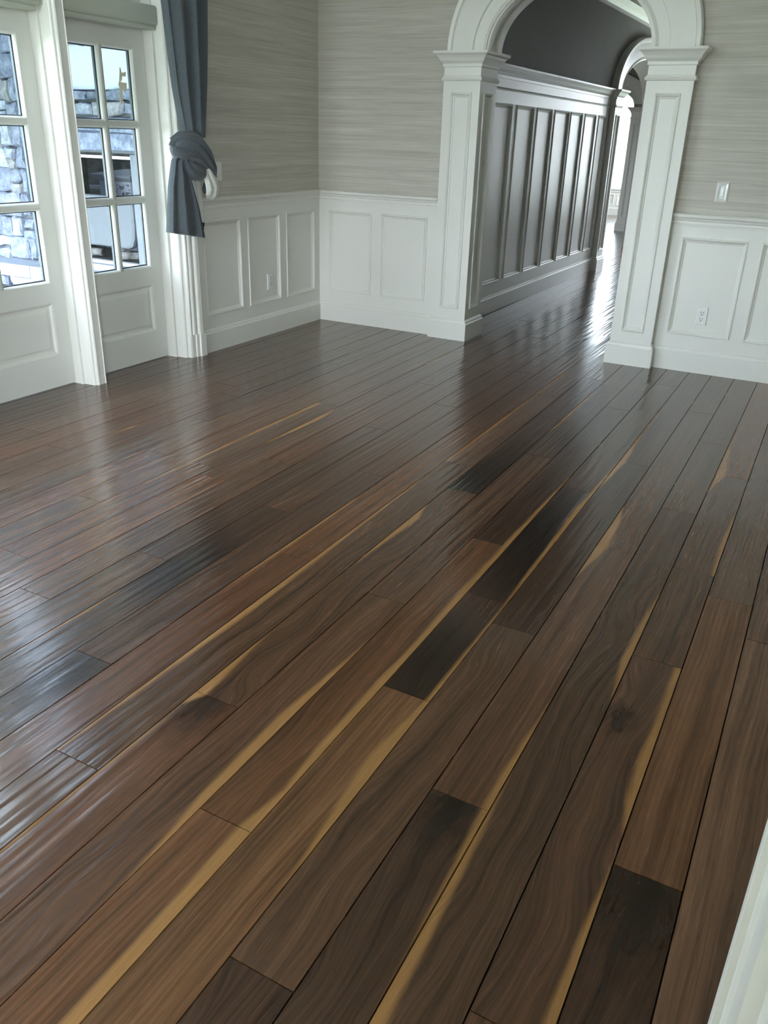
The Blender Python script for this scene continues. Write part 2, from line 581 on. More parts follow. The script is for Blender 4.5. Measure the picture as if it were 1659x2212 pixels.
SAP = {   # row: (edge, [(y, width)])
    -2: [('R', [(-2.1, 0), (-2.58, .014), (-3.15, .022), (-3.55, .028), (-3.8, .022), (-4.13, .028), (-4.46, .030), (-4.62, .015), (-4.764, .005)]),
         ('R', [(-4.766, .038), (-5.09, .034), (-5.3, .034), (-6.1, .03)])],
    -3: [('R', [(-3.95, 0), (-4.13, .016), (-4.4, .036), (-4.72, .032), (-5.01, 0)]), ('L', [(-1.55, .02), (-1.0, .02), (-.8, 0)])],
    -1: [('R', [(-1.9, 0), (-2.46, .018), (-2.65, .028), (-3.1, .018), (-3.6, .008), (-4.146, .012)]), ('R', [(-4.148, .016), (-4.41, .042), (-4.52, .036), (-4.87, 0)])],
    2: [('L', [(-4.25, 0), (-4.44, .010), (-4.71, .021), (-4.95, .030), (-5.3, .04)]), ('R', [(-3.15, 0), (-3.4, .02), (-3.66, .026), (-3.9, 0)])],
    1: [('R', [(-3.9, 0), (-4.1, .012), (-4.3, .022), (-4.44, .02)]), ('L', [(-2.5, 0), (-2.7, .03), (-2.945, .045)])],
    3: [('R', [(-4.44, 0), (-4.57, .014), (-4.85, .024), (-5.1, .012), (-5.35, 0)]), ('R', [(-3.63, .024), (-3.9, .024), (-4.1, .030), (-4.25, .024), (-4.37, 0)]),
        ('R', [(-2.3, 0), (-2.5, .016), (-2.75, .02), (-2.97, .012)]), ('L', [(-1.3, 0), (-1.6, .025), (-1.91, .045)])],
    -4: [('L', [(-4.08, 0), (-4.23, .018), (-4.432, .036)]), ('L', [(-4.5, .005), (-4.8, .012), (-5.07, .009), (-5.5, .004)]), ('L', [(-2.94, 0), (-3.1, .035), (-3.4, .018), (-3.6, 0)])],
    -5: [('L', [(-2.6, 0), (-2.8, .01), (-3.3, .014), (-3.64, .02), (-4.0, .028), (-4.3, .02), (-4.6, .012), (-4.95, .008), (-5.3, 0)]),
         ('L', [(-.4, 0), (-.6, .018), (-1.1, .010), (-1.65, .02), (-2.0, .02), (-2.44, .012)])],
    -6: [('L', [(-3.0, 0), (-3.1, .012), (-3.51, .016), (-3.88, .008), (-4.05, 0)])],
    -8: [('L', [(-4.1, 0), (-4.27, .012), (-4.5, .006), (-4.6, 0)]), ('L', [(-.15, 0), (-.3, .014), (-.55, .008)])],
    -12: [('L', [(-2.001, .034), (-2.4, .022), (-2.8, .014), (-3.28, .012), (-3.5, 0)])],
    -11: [('L', [(-2.0, 0), (-2.2, .034), (-2.43, .03), (-2.78, 0)]), ('L', [(-.3, 0), (-.5, .02), (-.9, .02), (-1.15, 0)])],
    -16: [('L', [(-2.7, 0), (-2.9, .018), (-3.1, 0)])],
    0: [('L', [(-.8, .0), (-.95, .008), (-1.5, .012), (-1.75, .022), (-1.985, .032)])],
    -14: [('L', [(-2.2, 0), (-2.5, .010), (-2.9, 0)])],
    6: [('L', [(-2.6, 0), (-3.1, .02), (-3.5, .0)])],
}
KNOT = {   # (row, board): x, y (world), radius
    (-4, 0): (0.035, -4.46, 0.19), (1, 0): (0.05, -4.45, 0.15), (3, 1): (0.03, -3.95, 0.07), (2, 0): (0.12, -5.6, 0.08), (4, 0): (0.06, -4.50, 0.22),
    (-7, 0): (0.05, -4.56, 0.22), (-1, 1): (0.06, -3.95, 0.35), (-1, 2): (0.06, -3.0, 0.6),
    (-8, 1): (0.08, -3.9, 0.3), (-4, 2): (0.07, -2.6, 0.5), (-1, 0): (0.0, -9, 0.01),
}


def lerp_poly(ps, t):
    for (a, wa), (b_, wb) in zip(ps, ps[1:]):
        lo, hi = min(a, b_), max(a, b_)
        if lo <= t <= hi:
            return wa+(wb-wa)*(t-a)/(b_-a) if a != b_ else wa
    return None


n_planks = 0


def plank(row, ya, yb, tone, seed, figure, knot=None, sap=(), xmin=-0.205, xmax=99):
    global n_planks
    n_planks += 1
    seam = lambda k, y: X0+PW*k+SKEW*(y+4.9)
    ox, oy = seam(row, ya), ya
    ys = {ya+0.0012, yb-0.0012}
    for _, ps in sap:
        for yy, _w in ps:
            if ya+0.01 < yy < yb-0.01:
                ys.add(yy)
    ys = sorted(ys)
    if sap:
        extra = []
        for a, b_ in zip(ys, ys[1:]):
            if b_-a > 0.6:
                extra.append((a+b_)/2)
        ys = sorted(ys+extra)
    dz = random.uniform(-0.0005, 0.0004)
    V, S, S2 = [], [], []
    for i, y in enumerate(ys):
        xl, xr = seam(row, y), seam(row+1, y)
        e = 0.0017
        L = max(xl+e, xmin)
        Rr = min(xr-e, xmax)
        yo = (-0.001 if i == 0 else 0.001 if i == len(ys)-1 else 0)
        pts = [(max(xl+0.0007, xmin), y+yo, -0.008), (L, y, dz), (Rr, y, dz), (min(xr-0.0007, xmax), y+yo, -0.008)]
        wl, wr_ = -0.03, -0.03
        for side, ps in sap:
            w = lerp_poly(ps, min(max(y, min(q[0] for q in ps)), max(q[0] for q in ps)))
            if not (min(q[0] for q in ps)-0.02 <= y <= max(q[0] for q in ps)+0.02):
                w = -0.02
            if side == 'L':
                wl = max(wl, w)
            else:
                wr_ = max(wr_, w)
        for p, q in zip(pts, (0, 0, PW, PW)):
            V.append((p[0]-ox, p[1]-oy, p[2]))
            S.append(q-wl)
            S2.append(PW-q-wr_)
    F_ = []
    for i in range(len(ys)-1):
        a, b_ = i*4, (i+1)*4
        for j in range(3):
            F_.append((a+j, a+j+1, b_+j+1, b_+j))
    last = (len(ys)-1)*4
    F_.append((0, 3, 2, 1))
    F_.append((last, last+1, last+2, last+3))
    me = bpy.data.meshes.new('plank')
    me.from_pydata(V, [], F_)
    at = me.attributes.new('sapd', 'FLOAT', 'POINT')
    at.data.foreach_set('value', S)
    at = me.attributes.new('sapr', 'FLOAT', 'POINT')
    at.data.foreach_set('value', S2)
    me.materials.append(M['walnut'])
    o = bpy.data.objects.new('plank', me)
    COL.objects.link(o)
    o.parent = floor
    o.location = (ox, oy, 0)
    o['tone'] = tone
    o['seed'] = seed
    o['figure'] = figure
    if knot:
        o['knot'] = (knot[0], knot[1]-oy, knot[2])
    else:
        o['knot'] = (0.0, -50.0, 0.01)
    return o


rp = random.Random(11)


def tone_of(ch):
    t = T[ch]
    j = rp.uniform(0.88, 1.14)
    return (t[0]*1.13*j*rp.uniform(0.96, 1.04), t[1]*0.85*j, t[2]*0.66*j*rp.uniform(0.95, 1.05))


FIG = {(-4, 1): .9, (0, 1): .45, (1, 0): .8, (2, 1): .7, (3, 1): .75, (3, 0): .6, (-3, 1): .4, (-7, 1): .6, (0, 0): .9, (4, 0): .6, (-8, 1): .4, (-5, 1): .35}
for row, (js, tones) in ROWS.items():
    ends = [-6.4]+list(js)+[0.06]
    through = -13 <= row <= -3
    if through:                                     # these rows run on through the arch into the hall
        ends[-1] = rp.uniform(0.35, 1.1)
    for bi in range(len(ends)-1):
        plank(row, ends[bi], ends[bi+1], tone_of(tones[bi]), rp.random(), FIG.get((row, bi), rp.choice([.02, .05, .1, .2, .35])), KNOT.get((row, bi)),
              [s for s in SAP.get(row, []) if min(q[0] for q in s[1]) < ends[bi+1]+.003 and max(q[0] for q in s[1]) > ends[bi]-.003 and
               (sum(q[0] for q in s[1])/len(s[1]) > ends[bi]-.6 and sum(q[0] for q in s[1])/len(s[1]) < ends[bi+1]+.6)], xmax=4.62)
    if through:
        y = ends[-1]
        while y < 12.6:
            y2 = min(y+rp.uniform(1.5, 2.6), 12.7)
            if 12.7-y2 < 0.5:
                y2 = 12.7
            plank(row, y, y2, tone_of(rp.choice('mkrgdm')), rp.random(), rp.choice([.05, .2]), None, [])
            y = y2
for row in range(-30, -13):                          # boards of the room beyond the side arch
    y = 4.3+rp.uniform(-0.02, 0)
    while y < 12.6:
        y2 = min(y+rp.uniform(2.4, 3.6), 12.7)
        if 12.7-y2 < 1.0:
            y2 = 12.7
        plank(row, y, y2, tone_of(rp.choice('mkrgm')), rp.random(), .1, None, [], xmin=-1.99)
        y = y2

# ------------------------------------------------------------------ back wall with the arched opening
AX, AA, AB, AZ = 1.876, 0.5505, 0.42, 1.93        # arch centre, half width, rise, spring height
NA = 36


def ell(cx, a, bb, z0, nn=NA):
    return [(cx-a*math.cos(PI*i/nn), z0+bb*math.sin(PI*i/nn)) for i in range(nn+1)]


def arched_wall(F, u0, u1, d0, d1, top, cx, a, bb, z0, mb=None):
    mb = mb or MB()
    wbox(mb, F, u0, cx-a, d0, d1, 0, top)
    wbox(mb, F, cx+a, u1, d0, d1, 0, top)
    arc = ell(cx, a, bb, z0)
    rings = []
    for u, w in arc:
        rings.append([F(u, d1, w), F(u, d0, w), F(u, d0, top), F(u, d1, top)])
    mb.loops(rings, cap=True)
    return mb


def archivolt(F, cx, z0, bands, d_back, name, parent, material='paint'):
    """bands = [(a, b, depth)] from the inner edge outwards"""
    mb = MB()
    rings = []
    arcs = [ell(cx, a, bb, z0) for a, bb, _ in bands]
    for i in range(NA+1):
        r = [F(arcs[k][i][0], bands[k][2], arcs[k][i][1]) for k in range(len(bands))]
        r = [F(arcs[0][i][0], d_back, arcs[0][i][1])]+r+[F(arcs[-1][i][0], d_back, arcs[-1][i][1])]
        rings.append(r)
    mb.loops(rings, cap=True)
    return mb.build(name, M[material], parent)


FB = on_y(0.0)
wall_back = struct(arched_wall(on_y(0.012), -0.2, 4.8, -0.232, 0.0, CEIL, AX, 0.60, 0.47, AZ).build('wall_back', M['wallpaper']))
PT, PB = 0.852, 0.248
wainscot(FB, 0.0, 1.06, 0.0, 0.99, [(0.096, 0.470), (0.567, 0.946)], wall_back, PT, PB)
wainscot(FB, 2.70, 4.6, 0.0, 0.99, [(2.788, 3.177), (3.272, 3.66), (3.757, 4.145), (4.24, 4.53)], wall_back, PT, PB)
struct(run(FB, 0.0, 1.035, RAIL, 'trim_1'))
struct(run(FB, 2.705, 4.62, RAIL, 'trim_2'))
struct(run(FB, 0.0, 1.04, BASE, 'baseboard_back'))
struct(run(FB, 2.72, 4.62, BASE, 'baseboard_back'))


def rect_rings(mb, x0, x1, y0, y1, prof, cap=True):
    mb.loops([[(x0-o, y0-o, z), (x1+o, y0-o, z), (x1+o, y1+o, z), (x0-o, y1+o, z)] for o, z in prof], cap=cap)


CAP = [(0.0, 1.835), (0.008, 1.838), (0.008, 1.856), (0.014, 1.862), (0.024, 1.872), (0.034, 1.890), (0.046, 1.905), (0.058, 1.912), (0.062, 1.918), (0.062, 1.930)]
AST = [(0.0, 1.752), (0.010, 1.756), (0.014, 1.764), (0.010, 1.772), (0.006, 1.774), (0.006, 1.780), (0.0, 1.784)]
PBASE = [(0.020, 0.0), (0.020, 0.122), (0.014, 0.130), (0.012, 0.142), (0.004, 0.150), (0.0, 0.154)]


def pilaster(name, x0, x1, y0, y1, faces):
    """square panelled pilaster; faces = list of (frame, u0, u1)"""
    t = struct(empty(name, ((x0+x1)/2, (y0+y1)/2, 0)))
    mb = MB()
    b0 = 0.018
    mb.box(x0+b0, x1-b0, y0+b0, y1-b0, 0.0, 1.84)
    # facing boards leave a sunk field for each panel
    for Fr, u0, u1, ful in faces:
        a, c = ful
        wbox(mb, Fr, a, u0, -0.02, 0, 0.10, 1.84)
        wbox(mb, Fr, u1, c, -0.02, 0, 0.10, 1.84)
        wbox(mb, Fr, u0, u1, -0.02, 0, 0.10, 0.235)
        wbox(mb, Fr, u0, u1, -0.02, 0, 1.676, 1.84)
    mb.build('shaft', M['paint'], t)
    for Fr, u0, u1, ful in faces:
        panel(Fr, u0, u1, 0.235, 1.676, t)
    b_ = MB()
    rect_rings(b_, x0, x1, y0, y1, PBASE)
    b_.build('base', M['paint'], t)
    c_ = MB()
    rect_rings(c_, x0, x1, y0, y1, CAP)
    c_.build('capital', M['paint'], t)
    a_ = MB()
    rect_rings(a_, x0, x1, y0, y1, AST)
    a_.build('astragal', M['paint'], t)
    return t


def on_xm(x0):            # faces -x
    return lambda u, d, w: (x0-d, u, w)


PY0, PY1 = -0.059, 0.244
pilaster('trim_3', 1.054, 1.325, PY0, PY1, [(on_y(PY0), 1.118, 1.262, (1.054, 1.325)), (on_x(1.325), 0.018, 0.162, (PY0+0.0202, PY1-0.0202)), (on_yp(PY1), 1.118, 1.262, (1.054, 1.325))])
pilaster('trim_4', 2.426, 2.707, PY0, PY1, [(on_y(PY0), 2.496, 2.636, (2.426, 2.707)), (on_xm(2.426), 0.018, 0.162, (PY0+0.0202, PY1-0.0202)), (on_yp(PY1), 2.496, 2.636, (2.426, 2.707))])
arch_t = struct(empty('trim_5', (AX, 0, 1.93)))
archivolt(FB, AX+0.006, AZ, [(0.553, 0.415, -0.02), (0.553, 0.415, 0.014), (0.562, 0.425, 0.020), (0.575, 0.44, 0.012), (0.640, 0.515, 0.012), (0.646, 0.522, 0.026), (0.790, 0.715, 0.026), (0.798, 0.727, 0.040), (0.822, 0.757, 0.044), (0.828, 0.765, 0.030)], -0.012, 'archivolt', arch_t)
archivolt(on_yp(0.244), AX, AZ, [(0.553, 0.415, -0.02), (0.553, 0.415, 0.006), (0.575, 0.44, 0.014), (0.640, 0.515, 0.012), (0.646, 0.522, 0.026), (0.790, 0.715, 0.026), (0.828, 0.765, 0.030)], -0.01, 'archivolt', arch_t)
# sunk intrados lining with two raised edges
lin = MB()
arcA = ell(AX, 0.5505, 0.42, AZ)
arcB = ell(AX, 0.535, 0.405, AZ)
for (ya, yb) in ((0.0, 0.07), (0.17, 0.244)):
    lin.loops([[(u, ya, w), (u2, ya, w2), (u2, yb, w2), (u, yb, w)] for (u, w), (u2, w2) in zip(arcA, arcB)])
lin.build('intrados_border', M['paint'], arch_t)
ins = MB()
arcC = ell(AX, 0.61, 0.48, AZ)
ins.loops([[(u, 0.0, w), (u, 0.244, w), (u2, 0.244, w2), (u2, 0.0, w2)] for (u, w), (u2, w2) in zip(arcA, arcC)])
ins.build('intrados', M['paint'], arch_t)

# ------------------------------------------------------------------ left wall: wainscot bay, then the French doors
FL = on_x(0.0)
wl_ = MB()
wl_.box(-0.2, -0.012, -1.56, 0.24, 0, CEIL)
wl_.box(-0.2, -0.012, -9.7, -5.12, 0, CEIL)
wl_.box(-0.2, -0.012, -5.12, -1.56, 2.66, CEIL)
wall_left = struct(wl_.build('wall_left', M['wallpaper']))
wainscot(FL, -1.49, 0.0, 0.0, 0.99, [(-1.40, -1.020), (-0.927, -0.550), (-0.456, -0.082)], wall_left, PT, PB)
struct(run(FL, -1.49, 0.0, RAIL, 'trim_6'))
struct(run(FL, -1.49, 0.0, BASE, 'baseboard_left'))

DX = -0.15
ZG0, ZG1 = 0.595, 1.82
MZ = (1.0, 1.42)


def french_door(idx, y0, y1, cols=2, handle=False):
    """leaf between y0 < y1, room face at DX"""
    d = struct(empty('door_%d' % idx, (DX, (y0+y1)/2, 0)))
    Fd = on_x(DX)
    st = 0.092
    g0, g1 = y0+st, y1-st
    k0, k1 = y0+0.098, y1-0.098
    fr = MB()
    wbox(fr, Fd, y0, g0, -0.044, 0, 0.006, 1.975)
    wbox(fr, Fd, g1, y1, -0.044, 0, 0.006, 1.975)
    wbox(fr, Fd, g0, g1, -0.044, 0, ZG1, 1.975)
    wbox(fr, Fd, g0, g1, -0.044, 0, 0.485, ZG0)
    wbox(fr, Fd, g0, g1, -0.044, 0, 0.006, 0.190)
    fr.build('door_frame', M['door_paint'], d)
    kp = MB()
    wbox(kp, Fd, g0, g1, -0.034, -0.016, 0.188, 0.487)
    kpo = kp.build('kick_panel', M['door_paint'], d)
    km = MB()
    wring(km, Fd, g0, g1, 0.19, 0.485, [(-0.002, -0.002), (0.0, 0.0), (0.008, -0.004), (0.016, -0.0145), (0.022, -0.017)])
    wring(km, Fd, g0+0.03, g1-0.03, 0.22, 0.455, [(0.0, -0.017), (0.016, -0.009), (0.06, -0.009)])
    km.build('panel_moulding', M['door_paint'], kpo)
    zs = [ZG0]+list(MZ)+[ZG1]
    yw = (g1-g0)/cols
    for i in range(3):
        w0 = zs[i]+(0.012 if i else 0)
        w1 = zs[i+1]-(0.012 if i < 2 else 0)
        for c in range(cols):
            a = g0+c*yw+(0.011 if c else 0)
            bb = g0+(c+1)*yw-(0.011 if c < cols-1 else 0)
            p = MB()
            wbox(p, Fd, a, bb, -0.026, -0.020, w0, w1)
            po = p.build('pane', M['glass'], d)
            s = MB()
            wring(s, Fd, a, bb, w0, w1, [(0.0, -0.040), (0.0, -0.0265), (0.015, -0.0265), (0.015, -0.040)])
            s.build('glazing_spacer', M['spacer'], po)
            q = MB()
            wring(q, Fd, a-0.002, bb+0.002, w0-0.002, w1+0.002, [(0.0, 0.001), (0.004, -0.001), (0.010, -0.008), (0.012, -0.020), (0.0, -0.020)])
            q.build('glazing_bead', M['door_paint'], po)
    for z in MZ:
        mu = MB()
        wbox(mu, Fd, g0, g1, -0.040, -0.002, z-0.010, z+0.010)
        mu.build('muntin', M['door_paint'], d)
    for c in range(1, cols):
        yy = g0+c*yw
        mu = MB()
        wbox(mu, Fd, yy-0.009, yy+0.009, -0.040, -0.003, ZG0, ZG1)
        mu.build('muntin', M['door_paint'], d)
    return d


DOORS = [(2, -2.352, -1.662), (1, -3.285, -2.468), (3, -4.10, -3.40), (4, -5.02, -4.215)]
for i, a, b_ in DOORS:
    french_door(i, a, b_)


def post(name, y0, y1):
    """mullion post between two doors: stepped reveals and a beaded face"""
    t = struct(empty(name, (-0.08, (y0+y1)/2, 0)))
    m_ = MB()
    # profile in plan (x, y), swept up
    yb0, yb1 = y0, y1
    prof = [(-0.19, yb0), (-0.088, yb0), (-0.088, yb0+0.012), (-0.022, yb0+0.016), (-0.014, yb0+0.020), (-0.010, yb0+0.030),
            (0.0, yb0+0.034), (0.004, yb0+0.040), (0.000, yb0+0.046), (0.000, yb1-0.024), (0.004, yb1-0.020), (0.0, yb1-0.014),
            (-0.022, yb1-0.012), (-0.088, yb1-0.010), (-0.088, yb1), (-0.19, yb1)]
    m_.loops([[(x, y, z) for x, y in prof] for z in (0.0, 2.66)])
    m_.build('post_casing', M['paint'], t)
    return t


post('trim_7', -2.466, -2.354)
post('trim_8', -3.398, -3.287)
post('trim_9', -4.213, -4.102)
# casing at the wall end of the doors: stepped jamb, fluted face, plinth block
jb = struct(empty('trim_10', (0, -1.56, 0)))
jm = MB()
prof = [(-0.19, -1.655), (-0.083, -1.655), (-0.083, -1.640), (-0.020, -1.637), (-0.012, -1.630), (-0.010, -1.618), (-0.004, -1.612), (-0.004, -1.560), (-0.19, -1.560)]
jm.loops([[(x, y, z) for x, y in prof] for z in (0.0, 2.66)])
jm.build('jamb', M['paint'], jb)
cm = MB()
prof = [(-0.02, -1.612), (0.012, -1.612), (0.018, -1.606), (0.012, -1.600), (0.012, -1.588), (0.022, -1.584), (0.026, -1.576), (0.020, -1.570), (0.020, -1.545),
        (0.030, -1.541), (0.036, -1.533), (0.030, -1.526), (0.034, -1.520), (0.036, -1.508), (0.030, -1.500), (0.026, -1.492), (-0.012, -1.490), (-0.02, -1.490)]
cm.loops([[(x, y, z) for x, y in prof] for z in (0.15, 2.60)])
cm.build('fluted_casing', M['paint'], jb)
pm = MB()
prof = [(-0.02, -1.618), (0.016, -1.618), (0.022, -1.606), (0.022, -1.574), (0.030, -1.570), (0.032, -1.545), (0.042, -1.540), (0.044, -1.490), (0.040, -1.482), (-0.02, -1.482)]
pm.loops([[(x, y, z) for x, y in prof] for z in (0.0, 0.150)])
pm.build('plinth_block', M['paint'], jb)
# casing at the far end of the row of doors
MB().box(-0.19, 0.03, -5.16, -5.03, 0, 2.66).build('trim_11', M['paint'])['kind'] = 'structure'
# head above the doors with transom lights
hd = struct(empty('trim_12', (-0.1, -3.3, 2.1)))
MB().box(-0.19, -0.150, -5.03, -1.60, 1.985, 2.09).build('transom_bar', M['paint'], hd)
MB().box(-0.19, 0.02, -5.16, -1.49, 2.56, 2.70).build('head_casing', M['paint'], hd)
for i, (idx, a, b_) in enumerate(DOORS):
    w = struct(empty('window_%d' % (i+1), (DX, (a+b_)/2, 2.1)))
    s = MB()
    Fd = on_x(DX)
    wbox(s, Fd, a, a+0.05, -0.04, 0, 2.09, 2.56)
    wbox(s, Fd, b_-0.05, b_, -0.04, 0, 2.09, 2.56)
    wbox(s, Fd, a+0.05, b_-0.05, -0.04, 0, 2.09, 2.14)
    wbox(s, Fd, a+0.05, b_-0.05, -0.04, 0, 2.51, 2.56)
    s.build('sash', M['door_paint'], w)
    p = MB()
    wbox(p, Fd, a+0.05, b_-0.05, -0.024, -0.018, 2.14, 2.51)
    p.build('pane', M['glass'], w)

# roller shades drawn up in their boxes above the two doors in view
def roller_shade(y0, y1, label):
    t = empty('roller_shade', (-0.1, (y0+y1)/2, 1.92))
    tag(t, label, 'shade', 'roller shades above the doors')
    m_ = MB()
    xb, xf = -0.148, -0.045
    pr = [(xb, 1.945), (xf-0.012, 1.942), (xf-0.004, 1.948), (xf, 1.958), (xf, 2.03), (xf-0.006, 2.040), (xf-0.016, 2.044), (xb, 2.044)]
    m_.loops([[(x, y, z) for x, z in pr] for y in (y0, y1)])
    m_.build('shade_box', M['shade_cloth'], t)
    h = MB()
    pr = [(-0.120, 1.920), (-0.062, 1.920), (-0.056, 1.926), (-0.056, 1.938), (-0.062, 1.944), (-0.120, 1.944)]
    h.loops([[(x, y, z) for x, z in pr] for y in (y0+0.01, y1-0.012)])
    h.build('hem_bar', M['shade_cloth'], t)
    return t


roller_shade(-2.340, -1.641, 'grey roller shade box above the narrow glazed door beside the curtain')
roller_shade(-3.270, -2.480, 'grey roller shade box above the glazed door cut off by the picture edge')

# ------------------------------------------------------------------ room ceiling and the walls out of view
struct(MB().box(-0.2, 4.9, -5.4, 0.24, CEIL, CEIL+0.1).build('ceiling', M['ceiling']))
struct(MB().box(4.62, 4.8, -5.4, 0.24, 0, CEIL).build('wall_right', M['ceiling']))  # unseen wall, made white to bounce light onto the left wall
wf = MB()
wf.box(-0.2, 0.15, -5.4, -5.26, 0, CEIL)
wf.box(3.93, 4.8, -5.4, -5.26, 0, CEIL)
wf.box(0.15, 3.93, -5.4, -5.26, 2.55, CEIL)
struct(wf.build('wall_front', M['wallpaper']))
# door casing beside the photographer
nc = struct(empty('trim_13', (3.86, -5.15, 0)))
prof = [(3.8145, -5.070), (3.8130, -5.080), (3.8140, -5.098), (3.8150, -5.100), (3.8225, -5.101), (3.8232, -5.104), (3.8232, -5.112), (3.8262, -5.116), (3.8275, -5.118), (3.8275, -5.205),
        (3.8430, -5.207), (3.8430, -5.30), (3.95, -5.30), (3.95, -5.070)]
n_m = MB()
n_m.loops([[(x, y, z) for x, y in prof] for z in (0.0, 2.55)])
n_m.build('casing', M['paint'], nc)
# the room behind the photographer, with a garden window; side window and stubs added for light
b = MB()
b.box(-0.2, 0.0, -9.8, -9.6, 0, CEIL).box(2.7, 6.2, -9.8, -9.6, 0, CEIL).box(0.0, 2.7, -9.8, -9.6, 0, 0.25).box(0.0, 2.7, -9.8, -9.6, 2.75, CEIL).box(1.95, 3.7, -6.9, -6.7, 0, CEIL)  # last box is an added stub that blocks rear light from the casing
struct(b.build('wall_rear', M['ceiling']))
struct(MB().box(3.95, 4.1, -5.75, -5.4, 0, CEIL).box(6.0, 6.2, -6.0, -5.4, 0, CEIL).box(6.0, 6.2, -9.6, -9.4, 0, CEIL).box(6.0, 6.2, -9.4, -6.0, 0, 0.12).box(6.0, 6.2, -9.4, -6.0, 2.78, CEIL).box(4.8, 6.2, -5.4, -5.26, 0, CEIL).build('wall_side', M['ceiling']))  # first box is an added stub keeping side window light off the casing
struct(MB().box(-0.2, 6.2, -9.8, -5.4, CEIL, CEIL+0.1).build('ceiling', M['ceiling']))
wr = struct(empty('window_5', (2.9, -9.7, 0.25)))
wfm = MB()
for x in (0.0, 1.31, 2.62):
    wfm.box(x, x+0.08, -9.75, -9.65, 0.25, 2.75)
for z in (0.25, 2.67):
    wfm.box(0.0, 2.7, -9.75, -9.65, z, z+0.08)
wfm.build('window_frame', M['paint'], wr)
w8 = struct(empty('window_8', (6.1, -7.7, 0.3)))  # unseen window added to brighten the French doors and left wall
sm_ = MB()
for i in range(4):
    y = -9.4+3.34*i/3
    sm_.box(6.06, 6.14, y, y+0.06, 0.12, 2.78)
for z in (0.12, 2.72):
    sm_.box(6.06, 6.14, -9.4, -6.0, z, z+0.06)
sm_.build('window_frame', M['paint'], w8)
MB().box(-0.15, 6.1, -9.6, -6.42, -0.011, 0.0).build('floor', M['patio'])['kind'] = 'structure'

# ------------------------------------------------------------------ hall beyond the arch
FH = on_x(1.058)
HA = dict(cx=5.8, a=1.24, bb=0.39, z0=1.93)
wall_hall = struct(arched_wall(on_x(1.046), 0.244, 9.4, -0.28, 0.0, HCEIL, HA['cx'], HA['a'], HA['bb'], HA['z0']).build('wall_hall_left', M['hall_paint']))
HP = [(0.885, 1.278), (1.392, 1.815), (1.905, 2.315), (2.40, 2.83), (2.90, 3.287), (3.387, 3.79), (3.90, 4.18)]
wainscot(FH, 0.244, 4.30, 0.0, 1.93, [(0.36, 0.79)]+HP, wall_hall, 1.655, 0.262)
HRAIL = [(-0.01, 1.835), (0.006, 1.838), (0.008, 1.858), (0.014, 1.864), (0.024, 1.876), (0.036, 1.896), (0.05, 1.912), (0.055, 1.918), (0.055, 1.932), (-0.01, 1.932)]
struct(run(FH, 0.30, 4.30, HRAIL, 'trim_14'))
struct(run(FH, 0.30, 4.30, [(-0.01, 1.754), (0.006, 1.756), (0.010, 1.764), (0.006, 1.773), (-0.01, 1.775)], 'trim_15'))
struct(run(FH, 0.26, 4.285, BASE, 'baseboard_hall'))
struct(run(on_x(1.046), 0.244, 9.4, CROWN, 'trim_16'))
pilaster('trim_17', 0.86, 1.12, 4.305, 4.58, [(on_x(1.12), 4.37, 4.515, (4.305, 4.58))])
pilaster('trim_18', 0.86, 1.12, 7.02, 7.295, [(on_x(1.12), 7.085, 7.23, (7.02, 7.295))])
ha = struct(empty('trim_19', (1.1, 5.8, 1.93)))
archivolt(on_x(1.058), 5.8, 1.93, [(1.238, 0.388, -0.3), (1.238, 0.388, 0.052), (1.25, 0.40, 0.058), (1.27, 0.425, 0.05), (1.44, 0.575, 0.05), (1.452, 0.588, 0.062), (1.482, 0.618, 0.064), (1.49, 0.63, 0.05)], -0.012, 'archivolt', ha)
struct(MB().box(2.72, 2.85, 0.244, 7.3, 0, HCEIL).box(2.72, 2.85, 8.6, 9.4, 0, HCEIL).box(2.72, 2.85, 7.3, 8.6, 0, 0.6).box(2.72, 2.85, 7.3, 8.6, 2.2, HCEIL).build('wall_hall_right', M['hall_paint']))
w9 = struct(empty('window_9', (2.8, 6.9, 0.6)))  # unseen side window added to brighten the hall
sm_ = MB()
for i in range(3):
    y = 7.3+1.24*i/2
    sm_.box(2.76, 2.82, y, y+0.06, 0.6, 2.2)
sm_.box(2.76, 2.82, 7.3, 8.6, 1.4, 1.45)
sm_.build('window_frame', M['paint'], w9)
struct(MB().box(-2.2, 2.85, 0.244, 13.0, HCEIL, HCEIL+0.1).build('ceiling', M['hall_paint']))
# the far wall with a third arch, and the bay with bright windows behind it
F3 = on_y(9.4)
w3 = arched_wall(F3, -2.2, 1.3, -0.28, 0.0, HCEIL, -0.46, 0.55, 0.22, 1.98)
w3.box(1.3, 2.6, 9.4, 9.68, 0, 0.3).box(1.3, 2.6, 9.4, 9.68, 2.5, HCEIL).box(2.6, 2.85, 9.4, 9.68, 0, HCEIL)
wall_far = struct(w3.build('wall_far', M['hall_paint']))
f3 = struct(empty('trim_20', (-0.46, 9.4, 1.98)))
archivolt(F3, -0.46, 1.98, [(0.55, 0.22, -0.02), (0.55, 0.22, 0.04), (0.57, 0.235, 0.05), (0.66, 0.31, 0.03), (0.67, 0.32, 0.05), (0.80, 0.46, 0.05), (0.83, 0.49, 0.04)], -0.01, 'archivolt', f3)
pilaster('trim_21', 0.08, 0.35, 9.345, 9.70, [(on_y(9.345), 0.145, 0.285, (0.08, 0.35)), (on_xm(0.08), 9.45, 9.6, (9.3652, 9.70))])
pilaster('trim_22', -1.27, -1.01, 9.345, 9.70, [(on_y(9.345), -1.21, -1.07, (-1.27, -1.01))])
